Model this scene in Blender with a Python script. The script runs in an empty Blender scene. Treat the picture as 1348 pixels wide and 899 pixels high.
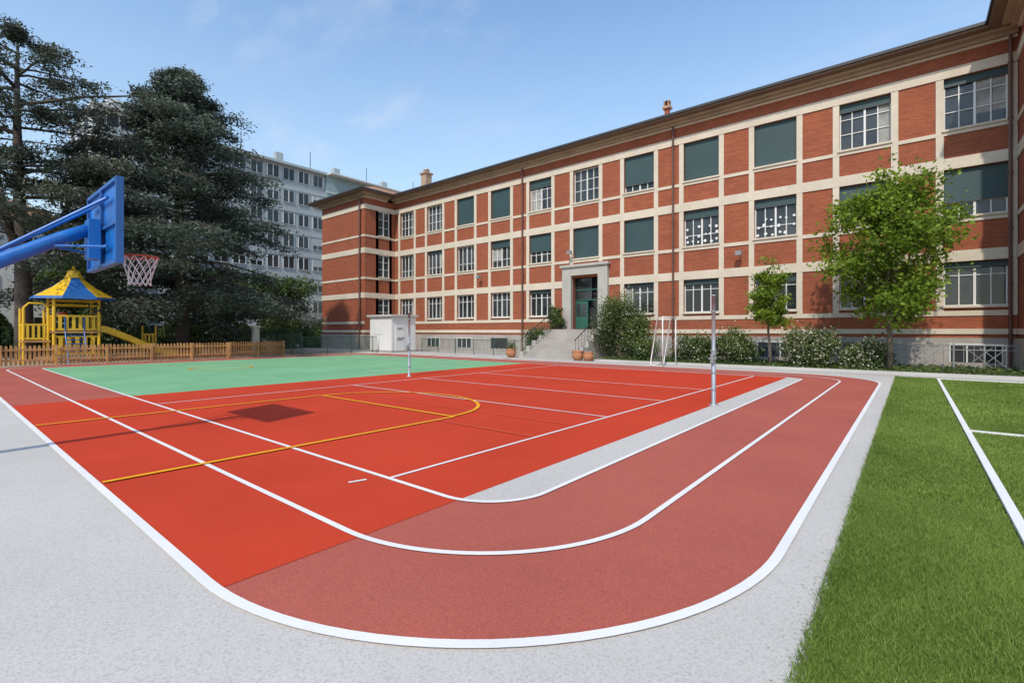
import bpy, math, random
import numpy as np
from mathutils import Vector
random.seed(7); rng=np.random.default_rng(7)
S=bpy.context.scene
S.view_settings.view_transform='Standard'; S.view_settings.look='None'; S.view_settings.exposure=0
rad=math.radians

# ---------------------------------------------------------------- helpers
class MB:
    def __init__(s): s.v=[]; s.f=[]
    def box(s,x0,x1,y0,y1,z0,z1):
        if x0>x1:x0,x1=x1,x0
        if y0>y1:y0,y1=y1,y0
        n=len(s.v)
        s.v+=[(x0,y0,z0),(x1,y0,z0),(x1,y1,z0),(x0,y1,z0),(x0,y0,z1),(x1,y0,z1),(x1,y1,z1),(x0,y1,z1)]
        s.f+=[(n,n+3,n+2,n+1),(n+4,n+5,n+6,n+7),(n,n+1,n+5,n+4),(n+1,n+2,n+6,n+5),(n+2,n+3,n+7,n+6),(n+3,n,n+4,n+7)]
    def cyl(s,p0,p1,r0,r1=None,n=8,cap=True):
        if r1 is None:r1=r0
        p0=Vector(p0);p1=Vector(p1);d=(p1-p0)
        if d.length<1e-6:return
        d.normalize(); a=d.orthogonal().normalized(); b=d.cross(a)
        k=len(s.v)
        for p,r in((p0,r0),(p1,r1)):
            for i in range(n):
                t=2*math.pi*i/n; q=p+(a*math.cos(t)+b*math.sin(t))*r; s.v.append(tuple(q))
        for i in range(n):
            j=(i+1)%n; s.f.append((k+i,k+j,k+n+j,k+n+i))
        if cap:
            s.f.append(tuple(k+i for i in range(n))[::-1]); s.f.append(tuple(k+n+i for i in range(n)))
    def tube(s,pts,rs,n=8):
        k=len(s.v); m=len(pts); P=[Vector(p) for p in pts]
        if not hasattr(rs,'__len__'): rs=[rs]*m
        ref=None
        for i in range(m):
            d=(P[min(i+1,m-1)]-P[max(i-1,0)]).normalized()
            if ref is None: ref=d.orthogonal().normalized()
            a=(ref-d*ref.dot(d)).normalized(); ref=a; b=d.cross(a)
            for j in range(n):
                t=2*math.pi*j/n; s.v.append(tuple(P[i]+(a*math.cos(t)+b*math.sin(t))*rs[i]))
        for i in range(m-1):
            for j in range(n):
                q=(j+1)%n; s.f.append((k+i*n+j,k+i*n+q,k+(i+1)*n+q,k+(i+1)*n+j))
        s.f.append(tuple(k+j for j in range(n))[::-1]); s.f.append(tuple(k+(m-1)*n+j for j in range(n)))
    def lathe(s,c,prof,n=20):
        k=len(s.v)
        for r,z in prof:
            for j in range(n):
                t=2*math.pi*j/n; s.v.append((c[0]+r*math.cos(t),c[1]+r*math.sin(t),c[2]+z))
        for i in range(len(prof)-1):
            for j in range(n):
                q=(j+1)%n; s.f.append((k+i*n+j,k+i*n+q,k+(i+1)*n+q,k+(i+1)*n+j))
    def poly(s,pts):
        k=len(s.v); s.v+=[tuple(p) for p in pts]; s.f.append(tuple(range(k,k+len(pts))))
    def obj(s,name,mat,parent=None,smooth=False,bevel=0):
        me=bpy.data.meshes.new(name); me.from_pydata(s.v,[],s.f); me.update()
        if smooth: me.polygons.foreach_set('use_smooth',[True]*len(me.polygons))
        o=bpy.data.objects.new(name,me); S.collection.objects.link(o)
        if mat: me.materials.append(mat)
        if parent:
            o.parent=parent; o.location=-parent.location
        if bevel:
            b=o.modifiers.new('bev','BEVEL'); b.width=bevel; b.segments=2
        return o
def empty(name,loc=(0,0,0)):
    e=bpy.data.objects.new(name,None); e.location=Vector(loc); S.collection.objects.link(e); return e

def newmat(name):
    m=bpy.data.materials.new(name); m.use_nodes=True; nt=m.node_tree
    return m,nt,nt.nodes['Principled BSDF']
def N(nt,t,**k):
    n=nt.nodes.new(t)
    for a,b in k.items(): setattr(n,a,b)
    return n
def mix(nt,fac,a,b,mode='MIX'):
    m=N(nt,'ShaderNodeMix',data_type='RGBA',blend_type=mode)
    for sock,val in ((0,fac),(6,a),(7,b)):
        if isinstance(val,bpy.types.NodeSocket): nt.links.new(val,m.inputs[sock])
        elif sock==0: m.inputs[0].default_value=val
        else: m.inputs[sock].default_value=(*val,1)
    return m.outputs[2]
def noise(nt,co,scale,detail=4,rough=.6):
    n=N(nt,'ShaderNodeTexNoise'); n.inputs['Scale'].default_value=scale; n.inputs['Detail'].default_value=detail; n.inputs['Roughness'].default_value=rough
    nt.links.new(co,n.inputs['Vector']); return n.outputs['Fac']
def ramp(nt,f,a,b,lo=0.,hi=1.):
    n=N(nt,'ShaderNodeMapRange'); n.inputs[1].default_value=a; n.inputs[2].default_value=b; n.inputs[3].default_value=lo; n.inputs[4].default_value=hi
    nt.links.new(f,n.inputs[0]); return n.outputs[0]
def surf(name,col,rough=.7,big=(.5,.12),fine=(60,.15),bump=(60,.2),metal=0,spec=None,tint=None,speck=None):
    m,nt,p=newmat(name)
    co=N(nt,'ShaderNodeTexCoord').outputs['Object']
    dark=tuple(x*(1-big[1]*2.0) for x in col)
    f=ramp(nt,noise(nt,co,big[0],5,.62),.3,.7)
    out=mix(nt,f,dark,tuple(min(1,x*(1+big[1]*.6)) for x in col))
    if tint:
        f2=ramp(nt,noise(nt,co,big[0]*3.3,5,.7),.52,.72,0,.5); out=mix(nt,f2,out,tint)
    if fine:
        f=ramp(nt,noise(nt,co,fine[0],3,.7),.35,.65)
        k0=1-fine[1]*1.6; k1=1+fine[1]*1.2
        sc=mix(nt,f,(k0,k0,k0),(k1,k1,k1)); out=mix(nt,1.0,out,sc,'MULTIPLY')
    if speck:
        v=N(nt,'ShaderNodeTexVoronoi'); v.inputs['Scale'].default_value=speck[0]; nt.links.new(co,v.inputs['Vector'])
        sx=N(nt,'ShaderNodeSeparateColor'); nt.links.new(v.outputs['Color'],sx.inputs[0])
        out=mix(nt,ramp(nt,sx.outputs[0],.78,.84,0,speck[1]),out,speck[2])
    nt.links.new(out,p.inputs['Base Color']); p.inputs['Roughness'].default_value=rough; p.inputs['Metallic'].default_value=metal
    if spec is not None: p.inputs['Specular IOR Level'].default_value=spec
    if bump:
        b=N(nt,'ShaderNodeBump'); b.inputs['Strength'].default_value=bump[1]; b.inputs['Distance'].default_value=.01
        nt.links.new(noise(nt,co,bump[0],3,.7),b.inputs['Height']); nt.links.new(b.outputs[0],p.inputs['Normal'])
    return m
def leafmat(name,dark,light,trans=.25):
    m,nt,p=newmat(name)
    at=N(nt,'ShaderNodeAttribute',attribute_name='rnd').outputs['Fac']
    out=mix(nt,at,dark,light)
    nt.links.new(out,p.inputs['Base Color']); p.inputs['Roughness'].default_value=.55
    p.inputs['Specular IOR Level'].default_value=.25
    tr=N(nt,'ShaderNodeBsdfTranslucent'); nt.links.new(out,tr.inputs[0])
    ms=N(nt,'ShaderNodeMixShader'); ms.inputs[0].default_value=trans
    nt.links.new(p.outputs[0],ms.inputs[1]); nt.links.new(tr.outputs[0],ms.inputs[2])
    nt.links.new(ms.outputs[0],nt.nodes['Material Output'].inputs[0])
    return m

def brickmat(name,c1,c2,mortar,var=.25):
    m,nt,p=newmat(name)
    co=N(nt,'ShaderNodeTexCoord').outputs['Object']
    sp=N(nt,'ShaderNodeSeparateXYZ'); nt.links.new(co,sp.inputs[0])
    ad=N(nt,'ShaderNodeMath',operation='ADD'); nt.links.new(sp.outputs[0],ad.inputs[0]); nt.links.new(sp.outputs[1],ad.inputs[1])
    cb=N(nt,'ShaderNodeCombineXYZ'); nt.links.new(ad.outputs[0],cb.inputs[0]); nt.links.new(sp.outputs[2],cb.inputs[1])
    br=N(nt,'ShaderNodeTexBrick'); nt.links.new(cb.outputs[0],br.inputs['Vector'])
    br.inputs['Scale'].default_value=1; br.inputs['Brick Width'].default_value=.27; br.inputs['Row Height'].default_value=.085
    br.inputs['Mortar Size'].default_value=.008; br.inputs['Mortar Smooth'].default_value=.3; br.inputs['Bias'].default_value=-.1
    br.inputs['Color1'].default_value=(*c1,1); br.inputs['Color2'].default_value=(*c2,1); br.inputs['Mortar'].default_value=(*mortar,1)
    mp=N(nt,'ShaderNodeMapping'); mp.inputs['Scale'].default_value=(.5,6,1); nt.links.new(cb.outputs[0],mp.inputs[0])
    f=ramp(nt,noise(nt,mp.outputs[0],1.6,4,.7),.3,.7)
    o=mix(nt,f,mix(nt,var,br.outputs[0],(.03,.012,.01)),mix(nt,.10,br.outputs[0],(.8,.30,.12)))
    f2=ramp(nt,noise(nt,cb.outputs[0],.35,4,.6),.35,.7,0,.35)
    o=mix(nt,f2,o,(.17,.06,.038))
    f3=ramp(nt,noise(nt,mp.outputs[0],9,2,.6),.4,.62,0,.28)
    o=mix(nt,f3,o,(.11,.04,.025))
    nt.links.new(o,p.inputs['Base Color']); p.inputs['Roughness'].default_value=.9; p.inputs['Specular IOR Level'].default_value=.2
    b=N(nt,'ShaderNodeBump'); b.inputs['Strength'].default_value=.5; b.inputs['Distance'].default_value=.012; b.invert=True
    nt.links.new(br.outputs['Fac'],b.inputs['Height']); nt.links.new(b.outputs[0],p.inputs['Normal'])
    return m

def leaves(name,P,size,mat,parent,shade,flat=0.,aspect=.5,tri=False):
    n=len(P); P=np.asarray(P,float); size=np.asarray(size).reshape(-1,1)
    a=rng.normal(size=(n,3)); a[:,2]*=(1-flat); a/=np.linalg.norm(a,axis=1,keepdims=True)
    b=rng.normal(size=(n,3)); b[:,2]*=(1-flat); b-=a*(a*b).sum(1,keepdims=True); b/=np.linalg.norm(b,axis=1,keepdims=True)
    V=np.stack([P-a*size,P-b*size*aspect,P+a*size,P+b*size*aspect],1).reshape(-1,3)
    return rawmesh(name,V,4,mat,parent,shade)
def rawmesh(name,V,k,mat,parent,shade):
    n=len(V)//k
    me=bpy.data.meshes.new(name); me.vertices.add(len(V)); me.vertices.foreach_set('co',V.astype(np.float32).ravel())
    me.loops.add(len(V)); me.loops.foreach_set('vertex_index',np.arange(len(V),dtype=np.int32))
    me.polygons.add(n); me.polygons.foreach_set('loop_start',np.arange(0,len(V),k,dtype=np.int32)); 
    me.update(calc_edges=True)
    at=me.attributes.new('rnd','FLOAT','FACE'); at.data.foreach_set('value',np.clip(shade,0,1).astype(np.float32))
    me.materials.append(mat)
    o=bpy.data.objects.new(name,me); S.collection.objects.link(o)
    if parent: o.parent=parent; o.location=-parent.location
    return o

# ---------------------------------------------------------------- materials
M={}
M['concrete']=surf('light_aggregate_concrete',(.54,.50,.45),.9,(.35,.05),(60,.07),(150,.1),spec=.2,tint=(.485,.445,.395),speck=(75,.30,(.29,.26,.23)))
M['redcourt']=surf('red_court_rubber',(.54,.054,.024),.85,(.4,.07),(140,.10),(200,.12),spec=.06,tint=(.48,.055,.027))
M['track']=surf('worn_track_rubber',(.43,.11,.078),.85,(.5,.07),(90,.14),(200,.15),spec=.08,tint=(.37,.11,.08),speck=(90,.2,(.27,.09,.07)))
M['green']=surf('green_court_rubber',(.20,.42,.22),.85,(.4,.08),(150,.1),(200,.12),spec=.08,tint=(.22,.39,.22))
M['white']=surf('white_line_paint',(.76,.73,.69),.7,(1,.04),(90,.04),None,spec=.15)
M['faint']=surf('orange_line_paint',(.62,.10,.03),.7,(2,.05),(60,.05),None)
M['yellowline']=surf('yellow_line_paint',(.85,.38,.01),.6,(2,.05),(60,.05),None,spec=.2)
M['turf']=surf('turf_backing',(.12,.19,.03),.95,(1.2,.15),(90,.25),(90,.6),spec=.1)
M['path']=surf('far_paving',(.50,.47,.43),.9,(.4,.08),(60,.1),(90,.15),spec=.2,tint=(.42,.395,.36))
M['soil']=surf('bed_soil',(.16,.13,.07),.95,(2,.25),(25,.25),(30,.8),tint=(.10,.15,.04))
M['sand']=surf('play_ground',(.40,.31,.22),.95,(.8,.12),(50,.15),(60,.3))
M['brick']=brickmat('red_brick',(.44,.11,.048),(.33,.075,.036),(.32,.17,.115))
M['beige']=surf('cream_render',(.64,.55,.43),.9,(.8,.07),(25,.05),(40,.1),spec=.2,tint=(.53,.44,.33))
M['stone']=surf('grey_stone_plinth',(.38,.34,.30),.85,(.9,.1),(20,.08),(40,.2),tint=(.28,.25,.22))
M['portal']=surf('portal_stone',(.44,.41,.36),.8,(.9,.1),(20,.06),(40,.15))
M['eave']=surf('eave_wood',(.20,.12,.075),.8,(1,.1),(20,.1),None)
M['cornice']=surf('cornice_render',(.42,.30,.20),.85,(1,.12),(20,.08),None)
M['gutter']=surf('dark_gutter',(.04,.035,.035),.5,(1,.1),None,None)
M['tile']=surf('roof_tile',(.40,.20,.11),.85,(.8,.2),(12,.2),(10,.5))
M['frame']=surf('white_window_frame',(.70,.69,.65),.5,(1,.04),None,None)
M['dark']=surf('dark_interior',(.03,.03,.032),.8,(1,.2),None,None)
M['curtain']=surf('pale_curtain',(.36,.35,.32),.9,(2,.2),None,None)
M['pipe']=surf('brown_downpipe',(.13,.06,.04),.45,(1,.1),None,None)
M['iron']=surf('dark_iron',(.035,.037,.04),.5,(3,.1),None,None)
M['greyiron']=surf('grey_iron',(.25,.26,.26),.5,(3,.1),None,None)
M['gfence']=surf('green_fence_paint',(.03,.08,.05),.5,(3,.1),None,None)
M['steel']=surf('galvanised_steel',(.42,.44,.47),.4,(3,.12),(60,.06),None,metal=.5)
M['blue']=surf('blue_gloss_paint',(.008,.15,.50),.4,(2,.15),(30,.05),None,tint=(.01,.10,.36))
M['bluedk']=surf('blue_roof_plastic',(.02,.11,.34),.45,(2,.1),None,None)
M['yellow']=surf('yellow_plastic',(.80,.47,.02),.45,(2,.1),None,None)
M['redp']=surf('red_plastic',(.55,.04,.02),.4,(2,.06),None,None)
M['orange']=surf('orange_rim',(.62,.08,.02),.4,(5,.1),None,None)
M['net']=surf('white_cord',(.75,.74,.72),.9,(5,.05),None,None)
M['wood']=surf('fence_wood',(.54,.28,.10),.75,(1.2,.2),(20,.14),(25,.2))
M['bark']=surf('tree_bark',(.085,.066,.052),.95,(2,.25),(14,.25),(14,.9))
M['bark2']=surf('young_tree_bark',(.15,.11,.075),.95,(2,.2),(18,.2),(18,.8))
M['whitewall']=surf('white_plaster',(.70,.69,.66),.8,(.6,.06),(25,.04),None,tint=(.58,.56,.52))
M['aptwhite']=surf('apartment_white',(.60,.60,.57),.8,(.2,.07),(6,.04),None)
M['aptteal']=surf('apartment_grey_green',(.24,.32,.32),.7,(.2,.08),(6,.05),None)
M['aptgrey']=surf('apartment_grey',(.38,.42,.42),.7,(.2,.08),(6,.05),None)
M['terracotta']=surf('terracotta',(.45,.19,.09),.8,(4,.12),(30,.08),None)
M['door']=surf('green_door',(.03,.12,.08),.4,(2,.1),None,None)
M['pinkwall']=surf('pale_pink_wall',(.55,.46,.40),.85,(.4,.07),None,None)
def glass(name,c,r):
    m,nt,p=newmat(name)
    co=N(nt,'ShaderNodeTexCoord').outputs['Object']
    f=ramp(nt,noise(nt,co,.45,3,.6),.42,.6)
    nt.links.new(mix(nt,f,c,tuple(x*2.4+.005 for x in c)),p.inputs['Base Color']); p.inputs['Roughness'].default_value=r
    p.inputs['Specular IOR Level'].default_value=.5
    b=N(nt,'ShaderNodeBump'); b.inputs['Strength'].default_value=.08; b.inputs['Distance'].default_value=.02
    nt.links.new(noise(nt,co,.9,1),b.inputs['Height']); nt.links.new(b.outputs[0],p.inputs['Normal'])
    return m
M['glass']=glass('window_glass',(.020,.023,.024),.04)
def blindmat():
    m,nt,p=newmat('green_roller_blind')
    co=N(nt,'ShaderNodeTexCoord').outputs['Object']
    w=N(nt,'ShaderNodeTexWave',wave_type='BANDS',bands_direction='Z'); w.inputs['Scale'].default_value=5.5
    nt.links.new(co,w.inputs['Vector'])
    o=mix(nt,w.outputs['Fac'],(.014,.035,.036),(.034,.072,.072))
    f=ramp(nt,noise(nt,co,.3,3,.6),.35,.65,0,.5)
    nt.links.new(mix(nt,f,o,(.045,.085,.088)),p.inputs['Base Color']); p.inputs['Roughness'].default_value=.6
    b=N(nt,'ShaderNodeBump'); b.inputs['Strength'].default_value=.4; b.inputs['Distance'].default_value=.01
    nt.links.new(w.outputs['Fac'],b.inputs['Height']); nt.links.new(b.outputs[0],p.inputs['Normal'])
    return m
M['blind']=blindmat()
M['cedar']=leafmat('cedar_needles',(.045,.062,.045),(.20,.23,.165),.2)
M['cedar2']=leafmat('cedar_needles_sparse',(.05,.062,.045),(.20,.22,.14),.2)
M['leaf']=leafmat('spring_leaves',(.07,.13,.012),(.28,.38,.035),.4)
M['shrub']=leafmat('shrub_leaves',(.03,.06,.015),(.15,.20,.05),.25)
M['flower']=leafmat('pale_blossom',(.35,.33,.22),(.6,.56,.42),.2)
M['grassblade']=leafmat('grass_blades',(.09,.155,.02),(.27,.35,.07),.3)

# ---------------------------------------------------------------- ground sheets
def sheet(name,pts,z,mat):
    b=MB(); b.poly([(x,y,z) for x,y in pts]); return b.obj(name,M[mat])
def rect(u0,u1,v0,v1): return [(u0,v0),(u1,v0),(u1,v1),(u0,v1)]
sheet('ground',rect(-900,900,-900,900),0,'concrete')
CU0,CU1,CV0,CV1=-31.,-3.8,4.25,20.
def rr(R,n=28):
    out=[]
    for cx,cy,a0 in((CU1,CV0,-90),(CU1,CV1,0),(CU0,CV1,90),(CU0,CV0,180)):
        for i in range(n+1):
            t=rad(a0+90*i/n); out.append((cx+R*math.cos(t),cy+R*math.sin(t)))
    return out
sheet('running_track',rr(3.0),.004,'track')
sheet('red_court',rect(-16.2,-3.62,1.27,20.72),.008,'redcourt')
sheet('green_court',rect(-31.7,-16.203,3.52,20.72),.008,'green')
strip=[(-3.617,3.52),(-3.617,20.73)]+[(CU1+.75*math.cos(rad(a)),CV1+.75*math.sin(rad(a))) for a in range(75,-1,-5)]+[(CU1+.75*math.cos(rad(a)),CV0+.75*math.sin(rad(a))) for a in range(0,-76,-5)]
sheet('concrete_strip',strip[::-1],.0085,'concrete')
zc=[.013]
def nz(): zc[0]+=.0008; return zc[0]
lw=MB()
def ringline(b,R,w):
    z=nz(); o=rr(R+w/2); i=rr(R-w/2); n=len(o)
    for k in range(n):
        j=(k+1)%n; b.poly([(*o[k],z),(*o[j],z),(*i[j],z),(*i[k],z)])
ringline(lw,3.0,.075); ringline(lw,1.9,.06); ringline(lw,.75,.06)
def ln(b,u0,v0,u1,v1,w=.05):
    z=nz(); dx,dy=u1-u0,v1-v0; L=math.hypot(dx,dy); nx,ny=-dy/L*w/2,dx/L*w/2
    b.poly([(u0-nx,v0-ny,z),(u1-nx,v1-ny,z),(u1+nx,v1+ny,z),(u0+nx,v0+ny,z)])
def arc(b,cx,cy,rx,ry,a0,a1,w=.05,n=40):
    z=nz(); 
    for k in range(n):
        t0=rad(a0+(a1-a0)*k/n); t1=rad(a0+(a1-a0)*(k+1)/n)
        f=lambda t,d:(cx+(rx+d)*math.cos(t),cy+(ry+d)*math.sin(t),z)
        b.poly([f(t0,w/2),f(t1,w/2),f(t1,-w/2),f(t0,-w/2)])
ln(lw,-4.77,3.53,-4.70,20.4); ln(lw,-4.99,3.10,-4.93,3.30,.045)
ln(lw,-13.9,3.53,-13.9,20.4); ln(lw,-14,20.4,-4.7,20.4)
ln(lw,-4.77,8.8,-13.9,8.8); ln(lw,-4.77,11.7,-13.9,11.7); ln(lw,-4.77,14.7,-13.9,14.7)
ln(lw,-16.9,3.52,-16.9,3.9)
ln(lw,-29.5,18.6,-18,18.6,.05); ln(lw,-29.5,12.,-29.5,18.6,.05); ln(lw,-18,12,-18,18.6,.05)
lw.obj('court_line_markings',M['white'])
ly=MB()
ln(ly,-7.15,1.3,-7.15,6.82,.08); ln(ly,-12.4,1.3,-12.3,6.82,.08); ln(ly,-7.15,6.82,-12.3,6.82,.08)
arc(ly,-9.72,6.82,2.5,2.2,0,180,.08); arc(ly,-25.3,9,1.3,1.3,0,360,.08)
ly.obj('basketball_key_markings',M['yellowline'])
lf=MB(); ln(lf,-7.1,6.35,-4.8,6.35,.03); ln(lf,-12.3,7.6,-4.8,7.6,.02); lf.obj('faint_court_markings',M['faint'])
sheet('turf_pitch',rect(-.42,16,-8,23.8),.006,'turf')
gl=MB(); z0=.045
gl.box(.705,.785,-8,23.4,.012,z0); gl.box(.79,16,11.47,11.53,.012,z0); gl.box(.79,16,23.3,23.4,.012,z0)
gl.obj('turf_line_markings',M['white'])
def blades(name,n,u0,u1,v0,v1,h,w):
    x=rng.uniform(u0,u1,n); y=rng.uniform(v0,v1,n)
    keep=~((x>.69)&(x<.80))&~((x>.79)&(np.abs(y-11.5)<.04))&~((x>.79)&(np.abs(y-23.35)<.06)); x=x[keep];y=y[keep]; n=len(x)
    hh=h*rng.uniform(.6,1.2,n); t=rng.uniform(0,2*math.pi,n); lx=rng.normal(0,.5,n)*hh; lyy=rng.normal(0,.5,n)*hh
    P=np.stack([x,y,np.full(n,.006)],1); d=np.stack([np.cos(t)*w,np.sin(t)*w,np.zeros(n)],1)
    V=np.stack([P-d,P+d,P+np.stack([lx,lyy,hh],1)],1).reshape(-1,3)
    band=.5+.25*np.sin(x*2.1+.6*np.sin(y*.7))+.18*np.sin(y*1.3+x)+.12*np.sin(x*7+3*np.sin(y*2.2))
    return rawmesh(name,V,3,M['grassblade'],turf,.6*band+rng.uniform(0,.6,n)-.02)
turf=empty('turf_grass',(4,10,0))
blades('near_blades',170000,-.45,2.2,1.6,6.5,.034,.0028)
blades('mid_blades',130000,-.45,4,6.5,13,.036,.005)
blades('far_blades',90000,-.45,7,13,23.8,.036,.008)
blades('edge_tufts',9000,-.475,-.40,1.6,23.8,.05,.004)
n=1500; ex=-.42-np.abs(rng.normal(0,.10,n)); ey=rng.uniform(1.8,16,n)
leaves('loose_clippings',np.stack([ex,ey,np.full(n,.008)],1),rng.uniform(.004,.011,n),M['grassblade'],turf,rng.uniform(0,.7,n),.97,.25)

sheet('far_path',rect(-34,16,24.15,40),.004,'path')
sheet('playground_ground',rect(-62,-34.1,-20,23),.004,'sand')
kb=MB(); kb.box(-14.7,3.5,25.0,25.12,0,.12); kb.box(-14.82,-14.7,25.0,29.9,0,.12); kb.obj('bed_kerb',M['path'])
bd=MB(); bd.box(-14.7,3.5,25.12,29.7,0,.08); bd.obj('planting_bed',M['soil'])
dr=MB(); 
for i in range(3): dr.box(-20-7*i,-19.6-7*i,23.3,23.7,.004,.012)
dr.obj('drain_covers',M['greyiron'])

# ---------------------------------------------------------------- school
school=empty('brick_school_building',(-18,30,0))
B={k:MB() for k in ['brick','beige','stone','frame','glass','blind','dark','curtain','eave','cornice','gutter','pipe','portal','door','tile','sticker','lamp']}
def wb(k,wall,s0,s1,d0,d1,z0,z1):
    t,c=wall
    if t=='F': B[k].box(s0,s1,c-d0,c-d1,z0,z1)
    elif t=='R': B[k].box(c+d0,c+d1,s0,s1,z0,z1)
    elif t=='L': B[k].box(c-d0,c-d1,s0,s1,z0,z1)
T=.34
def wallcells(wall,s0,s1,z0,z1,holes):
    xs=sorted({s0,s1,*[h[0] for h in holes],*[h[1] for h in holes]})
    zs=sorted({z0,z1,*[h[2] for h in holes],*[h[3] for h in holes]})
    for i in range(len(xs)-1):
        run=None
        for j in range(len(zs)-1):
            cx=(xs[i]+xs[i+1])/2; cz=(zs[j]+zs[j+1])/2
            hole=any(h[0]<cx<h[1] and h[2]<cz<h[3] for h in holes)
            if not hole and run is None: run=zs[j]
            if hole and run is not None: wb('brick',wall,xs[i],xs[i+1],-T,0,run,zs[j]); run=None
        if run is not None: wb('brick',wall,xs[i],xs[i+1],-T,0,run,z1)
def window(wall,s0,s1,z0,z1,blind=0,cols=4,rows=(.36,.68),curtain=0,dots=False,o=0.):
    def W(k,a,b,d0,d1,c,d): wb(k,wall,a,b,d0+o,d1+o,c,d)
    W('glass',s0,s1,-.27,-.25,z0,z1)
    f=.055
    W('frame',s0,s0+f,-.25,-.17,z0,z1); W('frame',s1-f,s1,-.25,-.17,z0,z1)
    W('frame',s0+f,s1-f,-.25,-.172,z0,z0+f); W('frame',s0+f,s1-f,-.25,-.172,z1-f,z1)
    for i in range(1,cols):
        x=s0+(s1-s0)*i/cols; w=.045 if i==cols//2 else .022
        W('frame',x-w,x+w,-.25,-.18,z0+f,z1-f)
    for r in rows:
        z=z0+(z1-z0)*r; W('frame',s0+f,s1-f,-.25,-.19,z-.018,z+.018)
    if curtain:
        a=s0+f if random.random()<.5 else s1-f-(s1-s0)*curtain
        W('curtain',a,a+(s1-s0)*curtain,-.249,-.243,z0+f+random.choice((0,0,.5)),z1-f)
    if blind>0:
        zb=z1-(z1-z0)*blind
        W('blind',s0+.01,s1-.01,-.165,-.13,zb,z1-.003)
        W('gutter',s0+.01,s1-.01,-.168,-.12,zb-.04,zb)
    if dots:
        for c in range(6):
            for r in range(3):
                x=s0+(s1-s0)*(c+.5)/6+random.uniform(-.06,.06); z=z0+.25+r*.42+random.uniform(-.1,.1)
                if z<z1-.65 and random.random()<.85:
                    R_=.09*random.uniform(.7,1.1)
                    B['sticker'].poly([(x+R_*math.cos(t),wall[1]+.17,z+R_*math.sin(t)) for t in np.linspace(0,2*math.pi,9)[:-1]])
    wb('beige',wall,s0-.06,s1+.06,-.17+min(o,.0),.12,z0-.09,z0+.003)
Wz=[(2.9,4.9),(6.98,9.15),(11.0,13.35)]
front=('F',30.)
cs=[2.2-4.02*k for k in range(10,-1,-1)]
bl={2:[0,0,.98,.97,.25,0,.8,.98,.98,.16,.13],1:[.0,.1,0,.25,.6,.98,.97,.22,.2,.6,.68],0:[0,0,0,0,.12,0,.1,.14,.2,.1,.12]}
holes=[]
for i,c in enumerate(cs):
    for f,(z0,z1) in enumerate(Wz):
        if f==0 and i==5: continue
        holes.append((c-1.05,c+1.05,z0,z1))
holes.append((cs[5]-1.1,cs[5]+1.1,1.9,5.6))
UL,UR=-39.9,3.55
wallcells(front,UL+.01,UR-.01,0,14.45,holes)
for i,c in enumerate(cs):
    for f,(z0,z1) in enumerate(Wz):
        if f==0 and i==5: continue
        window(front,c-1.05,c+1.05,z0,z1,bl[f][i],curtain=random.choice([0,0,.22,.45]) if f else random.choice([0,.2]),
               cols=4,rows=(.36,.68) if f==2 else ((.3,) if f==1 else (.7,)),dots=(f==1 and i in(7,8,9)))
    for sgn in(-1,1):
        a=c+sgn*1.05; b=c+sgn*1.33
        zlo=2.45 if i!=5 else 6.6
        wb('beige',front,min(a,b),max(a,b),.001,.045,zlo,13.35)
def bands(wall,s0,s1,skip=None):
    for z0,z1,d in((1.62,1.86,.07),(4.92,5.42,.055),(6.70,6.90,.05),(9.17,9.68,.055),(10.74,10.92,.05),(13.37,13.82,.06)):
        if skip and z0<6.5:
            wb('beige',wall,s0,skip[0],0.001,d,z0,z1); wb('beige',wall,skip[1],s1,0.001,d,z0,z1)
        else: wb('beige',wall,s0,s1,0.001,d,z0,z1)
def cornice(wall,s0,s1):
    for k,z0,z1,d in(('beige',14.42,14.52,.12),('cornice',14.52,14.66,.32),('cornice',14.66,14.78,.6),('eave',14.78,14.88,1.0),('gutter',14.88,15.02,1.1)):
        wb(k,wall,s0,s1,-T,d,z0,z1)
px0,px1=cs[5]-1.85,cs[5]+1.85
bands(front,UL+.02,UR-.02,(px0,px1))
wb('beige',front,UL+.02,px0,.001,.04,2.45,2.68); wb('beige',front,px1,UR-.02,.001,.04,2.45,2.68)
cornice(front,UL+.02,UR-.02)
wb('stone',front,UL+.02,px0,.002,.16,0,1.45); wb('stone',front,px1,UR-.02,.002,.16,0,1.45)
for i,c in enumerate(cs):
    if i==5: continue
    wb('dark',front,c-.85,c+.85,.162,.166,.35,1.12)
    for q in(-.87,-.3,.27,.83): wb('frame' if i%3 else 'gutter',front,c+q,c+q+.05,.166,.20,.33,1.14)
    wb('frame' if i%3 else 'gutter',front,c-.87,c+.87,.166,.195,1.14,1.19)
cd=cs[5]
wb('portal',front,px0,px0+.75,.001,.28,1.5,5.75); wb('portal',front,px1-.75,px1,.001,.28,1.5,5.75)
wb('portal',front,px0,px1,.001,.285,5.75,6.35); wb('portal',front,px0-.12,px1+.12,.001,.42,6.35,6.52)
wb('dark',front,cd-1.1,cd+1.1,-1.2,-1.1,1.9,5.75)
for z in(3.95,4.7): wb('door',front,cd-1.1,cd+1.1,-.42,-.36,z,z+.08)
wb('glass',front,cd-1.1,cd+.25,-.41,-.40,4.05,5.7)
wb('door',front,cd-1.08,cd-.05,-.45,-.36,1.93,3.9)
B['door'].box(cd+.95,cd+1.02,29.0+.9,30.7,1.93,3.9)
for x in(cd-1.0,cd-.55): wb('glass',front,x,x+.38,-.36,-.35,2.8,3.75)
wb('dark',front,cd-1.1,cd-1.09,-1.1,-.34,1.9,5.7)
sideL=('R',-39.9); fl=('F',26.5); sideR=('L',3.55)
hs=[(28.0,29.3,z0,z1) for z0,z1 in Wz]
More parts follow.
